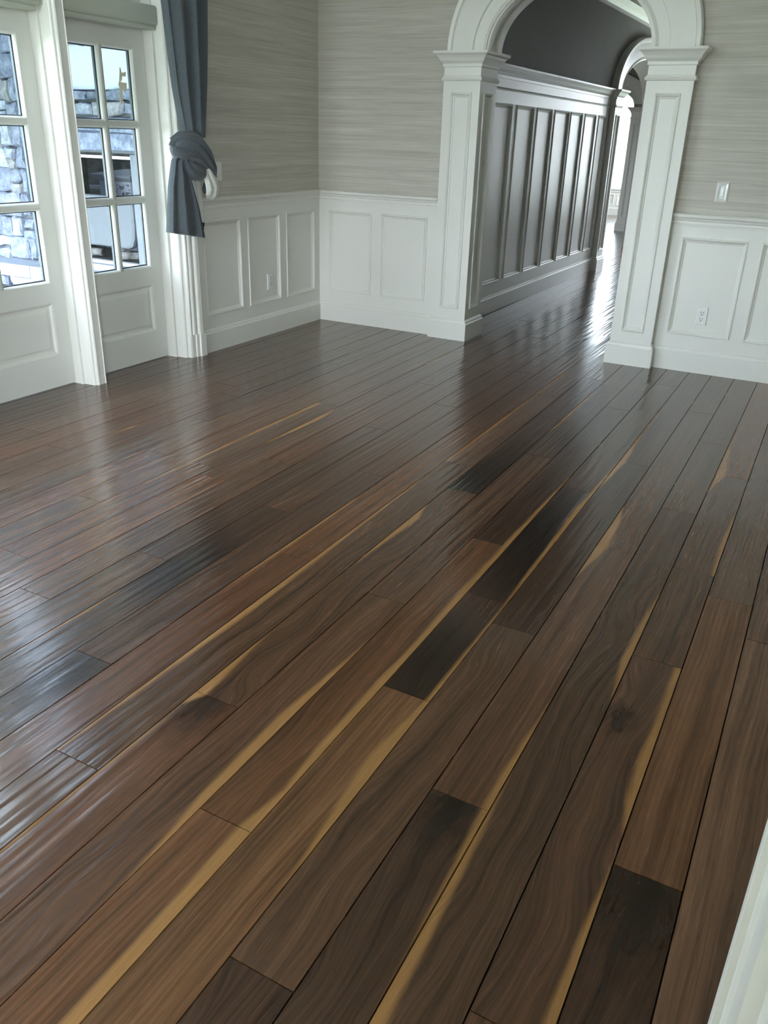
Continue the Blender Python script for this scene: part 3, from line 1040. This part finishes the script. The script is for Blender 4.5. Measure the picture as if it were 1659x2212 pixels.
struct(MB().box(-2.2, -2.0, 4.0, 5.0, 0, HCEIL).box(-2.2, -2.0, 7.0, 13.0, 0, HCEIL).box(-2.2, -2.0, 5.0, 7.0, 0, 0.6).box(-2.2, -2.0, 5.0, 7.0, 2.5, HCEIL).box(-2.0, 0.766, 4.0, 4.25, 0, HCEIL).build('wall_parlor', M['hall_paint']))  # unseen opening added to let light into the parlor
struct(MB().box(0.9, 1.1, 9.68, 10.4, 0, HCEIL).box(0.9, 1.1, 12.4, 13.0, 0, HCEIL).box(0.9, 1.1, 10.4, 12.4, 0, 0.55).box(0.9, 1.1, 10.4, 12.4, 2.5, HCEIL).build('wall_bay', M['hall_paint']))  # unseen side opening added to light the bay wainscot
FW = on_y(12.7)
wb = MB()
wb.box(-2.0, 0.9, 12.712, 12.95, 0, 0.50).box(-2.0, 0.9, 12.7, 12.95, 2.6, HCEIL)
wall_bay = struct(wb.build('wall_bay', M['paint']))
wainscot(FW, -2.0, 0.9, 0.0, 0.45, [(-1.95, -1.6), (-1.5, -1.12), (-1.02, -0.86), (-0.78, -0.4), (-0.3, 0.1), (0.2, 0.6)], wall_bay, 0.40, 0.20)
struct(run(FW, -2.0, 0.9, [(-0.01, 0.45), (0.02, 0.45), (0.02, 0.49), (0.05, 0.50), (0.05, 0.54), (-0.01, 0.54)], 'trim_23'))
struct(run(FW, -2.0, 0.9, BASE, 'baseboard_bay'))
w6 = struct(empty('window_6', (-0.5, 12.75, 0.54)))
sm_ = MB()
for x in (-2.0, -1.05, -0.08, 0.84):
    sm_.box(x, x+0.07, 12.78, 12.86, 0.5, 2.6)
sm_.build('window_frame', M['paint'], w6)
MB().box(-2.0, 0.9, 12.81, 12.82, 0.5, 2.6).build('pane', M['glass'], w6)

w7 = struct(empty('window_7', (1.95, 9.55, 0.3)))
sm_ = MB()
for x in (1.3, 1.92, 2.54):
    sm_.box(x, x+0.06, 9.5, 9.58, 0.3, 2.5)
sm_.box(1.3, 2.6, 9.5, 9.58, 1.6, 1.64)
sm_.build('window_frame', M['paint'], w7)

# ------------------------------------------------------------------ plates on the walls
def rounded_plate(mb, F, u0, u1, w0, w1, d0, d1, bev=0.004):
    rings = [[F(u0, d0, w0), F(u1, d0, w0), F(u1, d0, w1), F(u0, d0, w1)],
             [F(u0, d1-bev, w0), F(u1, d1-bev, w0), F(u1, d1-bev, w1), F(u0, d1-bev, w1)],
             [F(u0+bev, d1, w0+bev), F(u1-bev, d1, w0+bev), F(u1-bev, d1, w1-bev), F(u0+bev, d1, w1-bev)]]
    mb.loops(rings)


def outlet(F, u, w, label, loc):
    t = empty('power_outlet', loc)
    tag(t, label, 'outlet', 'duplex outlets in the wainscot')
    p = MB()
    rounded_plate(p, F, u-0.035, u+0.035, w-0.058, w+0.058, -0.012, -0.004)
    p.build('plate', M['plastic'], t)
    for s in (-1, 1):
        zc = w+s*0.020
        r = MB()
        rounded_plate(r, F, u-0.017, u+0.017, zc-0.0175, zc+0.0175, -0.006, -0.0015, 0.002)
        ro = r.build('receptacle', M['plastic'], t)
        sl = MB()
        wbox(sl, F, u-0.009, u-0.006, -0.003, -0.0008, zc-0.001, zc+0.009)
        wbox(sl, F, u+0.006, u+0.009, -0.003, -0.0008, zc-0.001, zc+0.008)
        wbox(sl, F, u-0.003, u+0.003, -0.003, -0.0008, zc-0.012, zc-0.006)
        so = sl.build('slots', M['slot'], ro)
    return t


outlet(FB, 2.988, 0.375, 'white duplex outlet in the wainscot panel below the crystal switch plate', (2.988, 0, 0.375))
outlet(FL, -0.672, 0.385, 'white duplex outlet in the middle wainscot panel beside the room corner', (0, -0.672, 0.385))

sw = empty('light_switch', (-0.012, -1.212, 1.157))
tag(sw, 'plain white rocker light switch on the wallpaper beside the curtain', 'switch')
FLW = on_x(-0.012)
p = MB()
rounded_plate(p, FLW, -1.250, -1.176, 1.099, 1.216, 0.0, 0.008)
p.build('plate', M['plastic'], sw)
p = MB()
rings = [[FLW(-1.230, 0.006, 1.124), FLW(-1.196, 0.006, 1.124), FLW(-1.196, 0.006, 1.191), FLW(-1.230, 0.006, 1.191)],
         [FLW(-1.229, 0.010, 1.125), FLW(-1.197, 0.010, 1.125), FLW(-1.197, 0.013, 1.190), FLW(-1.229, 0.013, 1.190)]]
p.loops(rings)
p.build('rocker', M['plastic'], sw)

cs = empty('crystal_switch_plate', (2.973, 0.012, 1.138))
tag(cs, 'cut crystal switch plate with a faceted rim on the wallpaper', 'switch')
FBW = on_y(0.012)
p = MB()
u0, u1, w0, w1 = 2.936, 3.010, 1.080, 1.198
wring(p, FBW, u0, u1, w0, w1, [(0.0, 0.0), (0.0, 0.004), (0.008, 0.012), (0.020, 0.006), (0.021, 0.0)])
p.build('crystal_rim', M['crystal'], cs)
p = MB()
rounded_plate(p, FBW, u0+0.020, u1-0.020, w0+0.020, w1-0.020, 0.0, 0.005, 0.003)
p.build('rocker', M['plastic'], cs)
p = MB()
rounded_plate(p, FBW, u0+0.026, u1-0.026, w0+0.030, w1-0.030, 0.004, 0.010, 0.004)
p.build('crystal_stud', M['crystal'], cs)

# ------------------------------------------------------------------ curtain tied into a knot
cur = empty('curtain', (0.12, -1.6, 0.79))
tag(cur, 'blue-grey linen curtain tied up in a loose knot, ivory lining showing', 'curtain')


def pl(pts, t):
    for (a, wa), (b_, wb) in zip(pts, pts[1:]):
        if min(a, b_)-1e-9 <= t <= max(a, b_)+1e-9:
            f = (t-a)/(b_-a)
            return wa+(wb-wa)*f
    return pts[0][1] if abs(t-pts[0][0]) < abs(t-pts[-1][0]) else pts[-1][1]


def drape(zs, left, right, depth, xc, folds, amp, name, material, parent, N=120, phase=0.0, shear=0.0, seed=0):
    rings = []
    for z in zs:
        a, bb = pl(left, z), pl(right, z)
        yc, hw = (a+bb)/2, (bb-a)/2
        dp, am = pl(depth, z), pl(amp, z)
        r = []
        for j in range(N):
            th = 2*PI*j/N
            # front and back carry folds spread evenly across the width
            cy, sx = math.cos(th), math.sin(th)
            q = th/PI*folds
            wob = mnoise.noise(Vector((q*0.9, z*0.8, seed)))
            fd = math.sin(PI*q*2+phase+2.2*wob+0.5*math.sin(z*2.1+seed))
            edge = abs(sx)**0.5
            x = xc+math.copysign(abs(sx)**0.6, sx)*dp+am*fd*edge*(0.75+0.5*wob)
            y = yc-cy*hw+0.25*am*math.cos(PI*q*2+phase)*edge
            r.append((x, y, z+shear*(y-yc)/max(hw, 1e-6)))
        rings.append(r)
    mb = MB()
    mb.loops(rings, smooth=True)
    return mb.build(name, material, parent)


zs = [2.86-i*(2.86-1.36)/28 for i in range(29)]
drape(zs, [(2.86, -1.80), (2.05, -1.754), (1.777, -1.736), (1.606, -1.722), (1.411, -1.686), (1.36, -1.68)],
      [(2.86, -1.36), (2.09, -1.411), (1.80, -1.444), (1.619, -1.467), (1.377, -1.511), (1.36, -1.515)],
      [(2.86, 0.045), (2.0, 0.045), (1.5, 0.05), (1.36, 0.055)], 0.125, 4, [(2.86, 0.034), (1.8, 0.030), (1.5, 0.020), (1.36, 0.008)], 'drape', M['curtain'], cur, phase=0.6, seed=3.3)


KX = 1.17          # the curtain leans out from the wall, so cloth farther out also hangs farther from the corner


def swept(path, name, material, parent, ripples=4, rip=0.15, N=56, steps=10, seed=0.0):
    """a soft roll of cloth along path = [(x, y, z, half width, half thickness)]"""
    P = [Vector((p[0], p[1]-KX*(p[0]-0.12), p[2])) for p in path]
    W = [(p[3], p[4]) for p in path]
    pts, rad = [], []
    nseg = len(P)-1
    for i in range(nseg):
        p0, p1, p2, p3 = P[max(i-1, 0)], P[i], P[i+1], P[min(i+2, nseg)]
        for s in range(steps):
            t = s/steps
            pts.append(0.5*((2*p1)+(p2-p0)*t+(2*p0-5*p1+4*p2-p3)*t*t+(3*p1-p0-3*p2+p3)*t**3))
            k = t*t*(3-2*t)
            rad.append((W[i][0]+(W[i+1][0]-W[i][0])*k, W[i][1]+(W[i+1][1]-W[i][1])*k))
    pts.append(P[-1])
    rad.append(W[-1])
    rings = []
    for i, p in enumerate(pts):
        t = (pts[min(i+1, len(pts)-1)]-pts[max(i-1, 0)]).normalized()
        side = Vector((1, 0, 0))
        side = (side-t*side.dot(t)).normalized()
        across = t.cross(side).normalized()
        w, h = rad[i]
        r = []
        for j in range(N):
            th = 2*PI*j/N
            k = 1+rip*math.sin(ripples*th*2+seed+i*0.06)+0.5*rip*math.sin(7*th+1.3*seed-i*0.05)
            r.append(tuple(p+across*(w*math.cos(th)*(1+0.2*rip*math.sin(3*th)))+side*(h*math.sin(th)*k)))
        rings.append(r)
    mb = MB()
    mb.loops(rings, smooth=True)
    return mb.build(name, material, parent)


knot = swept([(0.09, -1.690, 1.345, 0.030, 0.03), (0.13, -1.735, 1.325, 0.050, 0.04), (0.165, -1.690, 1.327, 0.066, 0.045), (0.180, -1.600, 1.318, 0.078, 0.05), (0.178, -1.520, 1.268, 0.068, 0.05),
              (0.165, -1.455, 1.200, 0.040, 0.04), (0.150, -1.405, 1.135, 0.010, 0.012)], 'knot_wrap', M['curtain'], cur, seed=1.0)
swept([(0.12, -1.772, 1.300, 0.022, 0.02), (0.175, -1.745, 1.280, 0.024, 0.022), (0.205, -1.670, 1.268, 0.026, 0.024), (0.207, -1.575, 1.262, 0.024, 0.022), (0.19, -1.500, 1.222, 0.022, 0.02), (0.165, -1.440, 1.168, 0.012, 0.012)],
      'knot_fold', M['curtain'], cur, ripples=2, rip=0.12, seed=2.0)
swept([(0.12, -1.70, 1.285, 0.03, 0.03), (0.155, -1.672, 1.222, 0.040, 0.035), (0.168, -1.62, 1.180, 0.052, 0.042), (0.165, -1.56, 1.168, 0.050, 0.042), (0.15, -1.515, 1.180, 0.040, 0.035), (0.13, -1.49, 1.215, 0.03, 0.025)],
      'knot_pocket', M['curtain'], cur, ripples=3, rip=0.08, seed=0.4)
zs = [1.275-i*(1.275-0.81)/22 for i in range(23)]
drape(zs, [(1.275, -1.745), (1.245, -1.758), (1.215, -1.800), (1.061, -1.846), (0.81, -1.884)], [(1.275, -1.695), (1.214, -1.705), (1.144, -1.672), (0.987, -1.624), (0.81, -1.592)],
      [(1.275, 0.02), (1.2, 0.03), (0.81, 0.045)], 0.145, 3, [(1.275, 0.006), (1.15, 0.020), (0.81, 0.034)], 'tail', M['curtain'], cur, phase=1.1, shear=-0.026, seed=8.1)
zs = [1.20-i*(1.20-0.857)/12 for i in range(13)]
drape(zs, [(1.20, -1.64), (1.05, -1.615), (0.857, -1.582)], [(1.20, -1.545), (1.08, -1.515), (0.857, -1.503)], [(1.2, 0.012), (0.857, 0.018)], 0.095, 3, [(1.2, 0.006), (0.857, 0.010)], 'lining', M['lining'], cur, N=72, phase=0.2, seed=5.0)
h_ = MB()
h_.box(0.080, 0.118, -1.572, -1.534, 0.826, 0.850).box(0.080, 0.118, -1.538, -1.528, 0.846, 0.868)
h_.build('hem_weight', M['rubber'], cur)
lab(swept([(0.17, -1.500, 1.215, 0.018, 0.015), (0.178, -1.470, 1.150, 0.040, 0.022), (0.172, -1.438, 1.085, 0.056, 0.026), (0.160, -1.442, 1.040, 0.054, 0.022), (0.150, -1.456, 1.008, 0.042, 0.012)], 'lining_tip', M['lining'], cur, ripples=3, rip=0.16, seed=2.2), 'ivory lining tip')
swept([(0.14, -1.50, 1.10, 0.012, 0.012), (0.135, -1.508, 1.070, 0.02, 0.014), (0.13, -1.505, 1.045, 0.014, 0.01)], 'knot_end', M['curtain'], cur, ripples=2, rip=0.1, N=20, steps=5)

# ------------------------------------------------------------------ patio outside: stone fireplace under an added shading roof
GZ = -0.40
struct(MB().box(-9, -0.2, -3.0, 4.0, GZ-0.1, GZ).build('ground', M['patio']))
struct(MB().box(-40, -0.2, -40, 40, GZ-0.3, GZ-0.1).box(-0.2, 40, -40, -9.8, GZ-0.3, GZ-0.1).box(-0.2, 40, 13.0, 40, GZ-0.3, GZ-0.1).box(6.4, 40, -9.8, 13.0, GZ-0.3, GZ-0.1).build('ground', M['lawn']))
struct(MB().box(-0.35, -0.2, -9.7, 4.3, GZ, 0.0).box(-0.21, -0.2, 0.2, 4.3, 0, 3.0).build('wall_outer', M['outer_wall']))
struct(MB().box(-7.2, -0.2, -2.7, 3.2, 2.75, 2.9).box(-7.2, -0.36, -2.7, -2.6, 1.5, 2.75).build('shading_roof', M['plaster']))  # unseen roof and low front screen, added to dim the patio
struct(MB().box(-7.3, -7.2, -2.7, 3.2, GZ, 2.75).build('wall_shading', M['outer_wall']))  # unseen side wall, added to keep sky light off the patio

FY = 0.80
fp = empty('outdoor_fireplace', (-3.5, FY, GZ))
tag(fp, 'wide stone outdoor fireplace seen through the glazed doors', 'fireplace')
core = MB()
core.box(-5.6, -4.27, FY+0.06, FY+0.75, GZ, 2.74).box(-2.63, -1.9, FY+0.06, FY+0.75, GZ, 2.74).box(-4.27, -2.63, FY+0.06, FY+0.75, 1.16, 2.74).box(-4.27, -2.63, FY+0.06, FY+0.75, GZ, 0.02)
core.build('masonry_core', M['mortar'], fp)
MB().box(-4.27, -1.9, FY+0.03, FY+0.08, 1.735, 2.74).build('plaster_panel', M['plaster'], fp)
srr = random.Random(5)
STONE_TONES = [(0.42, 0.43, 0.46), (0.36, 0.37, 0.41), (0.50, 0.50, 0.51), (0.62, 0.62, 0.61), (0.33, 0.34, 0.37), (0.47, 0.43, 0.38), (0.40, 0.42, 0.47), (0.70, 0.70, 0.69)]


def stone(x0, x1, z0, z1, tone, proud=None, y=FY, j=0.022):
    pr_ = proud if proud is not None else srr.uniform(0.0, 0.05)
    J = lambda: srr.uniform(-j, j)
    b_ = [(x0+J(), z0+J()), ((x0+x1)/2+J(), z0+J()), (x1+J(), z0+J()), (x1+J(), (z0+z1)/2+J()), (x1+J(), z1+J()), ((x0+x1)/2+J(), z1+J()), (x0+J(), z1+J()), (x0+J(), (z0+z1)/2+J())]
    cx, cz = (x0+x1)/2, (z0+z1)/2
    sh = lambda k: [(cx+(px-cx)*k, pz_) for px, pz_ in [(q[0], cz+(q[1]-cz)*k) for q in b_]]
    yb = y+0.07
    rings = [[(px, yb, pz) for px, pz in b_], [(px, y-pr_+0.025, pz) for px, pz in b_], [(px, y-pr_+J()*0.8, pz) for px, pz in sh(0.86)]]
    mb = MB()
    mb.loops(rings)
    o = mb.build('stone', M['stone'], fp, origin=(cx, y, cz))
    k = srr.uniform(0.9, 1.1)
    o['tone'] = (tone[0]*k*0.82, tone[1]*k*0.88, tone[2]*k*1.04)
    return o


def course(x0, x1, z0, z1, wmin, wmax, tones=STONE_TONES, gap=0.006):
    x = x0
    while x < x1-0.02:
        w = srr.uniform(wmin, wmax)
        if x1-(x+w) < wmin*0.7:
            w = x1-x
        h = z1-z0
        if h > 0.17 and srr.random() < 0.35:
            zz = z0+h*srr.uniform(0.4, 0.6)
            stone(x+gap/2, x+w-gap/2, z0+gap/2, zz-gap/2, srr.choice(tones))
            stone(x+gap/2, x+w-gap/2, zz+gap/2, z1-gap/2, srr.choice(tones))
        else:
            stone(x+gap/2, x+w-gap/2, z0+gap/2, z1-gap/2, srr.choice(tones))
        x += w


LIGHT = STONE_TONES[:4]+[STONE_TONES[7]]*2+[STONE_TONES[2], STONE_TONES[5]]
DARK = [STONE_TONES[1], STONE_TONES[4], STONE_TONES[0], STONE_TONES[6]]
z = 0.0
while z < 2.72:
    h = srr.uniform(0.16, 0.29)
    if 2.74-(z+h) < 0.1:
        h = 2.74-z
    q = -4.42+srr.uniform(-0.06, 0.06)
    course(-5.45, q, z, z+h, 0.16, 0.32, LIGHT)
    course(q, -4.27, z, z+h, 0.10, 0.2, DARK)
    z += h
z = 0.0
while z < 1.14:
    h = srr.uniform(0.14, 0.24)
    if 1.15-(z+h) < 0.1:
        h = 1.15-z
    course(-2.63, -1.95, z, z+h, 0.18, 0.34, DARK)
    z += h
course(-4.27, -1.95, 1.165, 1.495, 0.7, 1.1, [(0.43, 0.45, 0.50)])       # big lintel blocks
course(-4.27, -1.95, 1.505, 1.62, 0.22, 0.42, STONE_TONES[:3]+[STONE_TONES[5]])
course(-4.27, -1.95, 1.625, 1.735, 0.3, 0.55, DARK)
course(-5.45, -1.95, GZ+0.02, -0.17, 0.18, 0.36, STONE_TONES)
# hearth shelf of pale slabs
for x0, x1 in ((-5.5, -4.75), (-4.74, -4.05), (-4.04, -3.3), (-3.29, -2.6), (-2.59, -1.95)):
    mb = MB()
    rr = [(x0, FY+0.05), (x1, FY+0.05), (x1, FY-0.34), ((x0+x1)/2, FY-0.345), (x0, FY-0.34)]
    mb.loops([[(x, y, zz) for x, y in rr] for zz in (-0.13, -0.115, -0.005)]+[[(x, y+(0.006 if y < FY else 0), -0.0) for x, y in rr]])
    mb.build('hearth_slab', M['coping'], fp)
for x0, x1 in ((-5.4, -4.9), (-4.88, -4.5), (-4.48, -4.0), (-3.98, -3.4), (-3.38, -2.9), (-2.88, -2.4)):
    for z0, z1 in ((GZ, -0.27), (-0.26, -0.135)):
        stone(x0, x1, z0, z1, srr.choice(STONE_TONES), y=FY-0.27)
# firebox: pale surround, metal frame, dark lining, open at the back
for x0 in (-2.745, -4.27):
    MB().box(x0, x0+0.105, FY-0.01, FY+0.06, 0.0, 1.155).build('firebox_surround', M['concrete'], fp)
MB().box(-4.165, -2.745, FY-0.005, FY+0.05, 1.108, 1.135).build('firebox_frame', M['steel'], fp)
MB().box(-4.165, -2.745, FY-0.02, FY+0.10, 0.068, 0.098).build('firebox_sill', M['steel'], fp)
MB().box(-4.165, -2.60, FY-0.10, FY+0.3, 0.0, 0.068).build('hearth_step', M['coping'], fp)
fl = MB()
fl.box(-4.27, -4.165, FY+0.06, FY+0.75, 0.02, 1.16).box(-2.745, -2.63, FY+0.06, FY+0.75, 0.02, 1.16).box(-4.2, -2.7, FY+0.06, FY+0.75, 1.12, 1.16).box(-4.2, -2.7, FY+0.06, FY+0.75, 0.02, 0.098)
fl.build('firebox_lining', M['firebox'], fp)

# pale cloth cover hung in the firebox
cv = MB()
rings = []
x0, x1, z0, z1, r_ = -3.95, -2.965, 0.205, 0.735, 0.07
outline = [(x0, z0), (x0, z1), (-3.28, z1), (-3.06, z1-0.004), (x1, z1-0.05), (x1+0.006, 0.46), (x1-0.01, z0+0.11), (x1-0.05, z0+0.025), (x1-0.12, z0), (-3.5, z0+0.006)]
cxm, czm = (x0+x1)/2, (z0+z1)/2
for k, yy in ((1.0, 1.06), (1.0, 1.02), (0.985, 0.995), (0.93, 0.985), (0.4, 0.982)):
    rings.append([(cxm+(x-cxm)*k, yy, czm+(zz-czm)*k) for x, zz in outline])
cv.loops(rings)
cover = cv.build('cloth_cover', M['cover'], None)
tag(cover, 'pale cloth cover with a rounded corner standing inside the fireplace opening', 'cover')
# charred logs below the cover
for i, (x, yy, zz, L, rr, ang) in enumerate([(-3.50, 0.94, 0.150, 0.16, 0.040, 0.2), (-3.30, 1.12, 0.146, 0.22, 0.045, -0.4), (-3.04, 0.98, 0.140, 0.20, 0.040, 0.5)]):
    t = empty('firewood_log', (x, yy, 0.098))
    tag(t, ['short grey log at the end of the firebox away from the pale surround', 'middle charred log under the cloth cover', 'charred log beside the pale firebox surround'][i], 'log', 'logs in the firebox')
    mb = MB()
    rings = []
    for s in range(7):
        u = (s/6-0.5)*L
        rings.append([(x+u*math.cos(ang)-rr*math.cos(2*PI*j/10)*math.sin(ang)*(1+.1*math.sin(3*j+s)), yy+u*math.sin(ang)+rr*math.cos(2*PI*j/10)*math.cos(ang)*(1+.1*math.sin(3*j+s)), zz+rr*math.sin(2*PI*j/10)*(1+.1*math.sin(2*j+s))) for j in range(10)])
    mb.loops(rings, smooth=True)
    mb.build('log_body', M['log'], t)

# things behind the open firebox
pier = empty('garden_pier', (-4.42, 2.45, GZ))
tag(pier, 'white capped stone garden pier seen through the fireplace opening', 'pier')
MB().box(-4.68, -4.16, 2.2, 2.7, GZ, 0.79).build('pier_shaft', M['plaster'], pier)
cpm = MB()
def sq(o, z):
    return [(-4.68-o, 2.2-o, z), (-4.16+o, 2.2-o, z), (-4.16+o, 2.7+o, z), (-4.68-o, 2.7+o, z)]
cpm.loops([sq(0.0, 0.79), sq(0.09, 0.835), sq(0.10, 0.85), sq(0.10, 0.865), sq(-0.22, 0.925)])
cpm.build('pier_cap', M['coping'], pier)
for i in range(7):
    z0 = 0.77-(i+1)*0.085
    for s in range(3):
        xa = -4.46+s*0.1
        o = stone(xa+0.003, xa+0.096, z0+0.004, z0+0.081, srr.choice(DARK), proud=0.0, y=2.2, j=0.004)
        o.parent = pier
        o.location = Vector((xa+0.0495, 2.2, z0+0.0425))-pier.location
rail = empty('garden_rail', (-5.4, 2.45, GZ))
tag(rail, 'white garden rail running from the capped pier behind the fireplace', 'rail')
MB().box(-6.4, -4.69, 2.42, 2.48, 0.668, 0.71).build('top_rail', M['coping'], rail)
MB().box(-6.4, -4.69, 2.43, 2.47, 0.53, 0.60).build('lower_rail', M['coping'], rail)
MB().box(-6.4, -6.3, 2.40, 2.50, GZ, 0.72).build('rail_post', M['coping'], rail)
struct(MB().box(-8.5, -2.25, 3.3, 3.5, GZ, 2.8).build('dark_backdrop', M['firebox']))  # plain dark backdrop added in place of trees behind the fireplace

# wall lamp box on the plaster and the strip of masking paper left on the door pane
bx = MB()
bx.box(-3.50, -3.262, FY-0.05, FY+0.03, 2.12, 2.36)
lb = empty('wall_box', (-3.38, FY, 2.12))
tag(lb, 'small white utility box on the plaster above the fireplace', 'box')
bx.build('box_body', M['coping'], lb)
MB().box(-3.262, -3.25, FY-0.03, FY+0.03, 2.11, 2.36).build('box_lid', M['concrete'], lb)
tp = MB()
def strip(pts, x):
    o = len(tp.v)
    nn = len(pts)
    tp.add([(x, y, z) for y, z in pts]+[(x+0.0012, y, z) for y, z in pts], [tuple(range(nn)), tuple(range(2*nn-1, nn-1, -1))]+[(i, (i+1) % nn, nn+(i+1) % nn, nn+i) for i in range(nn)])
TX = DX-0.0195
strip([(-1.850, 1.716), (-1.842, 1.716), (-1.836, 1.690), (-1.802, 1.697), (-1.806, 1.672), (-1.835, 1.672), (-1.838, 1.655), (-1.845, 1.645), (-1.863, 1.650), (-1.856, 1.68)], TX)
strip([(-1.863, 1.650), (-1.843, 1.640), (-1.806, 1.640), (-1.808, 1.612), (-1.815, 1.600), (-1.822, 1.585), (-1.835, 1.596), (-1.868, 1.612), (-1.874, 1.628)], TX+0.0015)
strip([(-1.866, 1.615), (-1.846, 1.600), (-1.846, 1.560), (-1.856, 1.522), (-1.868, 1.528), (-1.872, 1.56)], TX)
tape = tp.build('masking_paper', M['tape'], None)
tag(tape, 'torn scrap of masking paper stuck on an upper pane of the narrow door', 'paper')
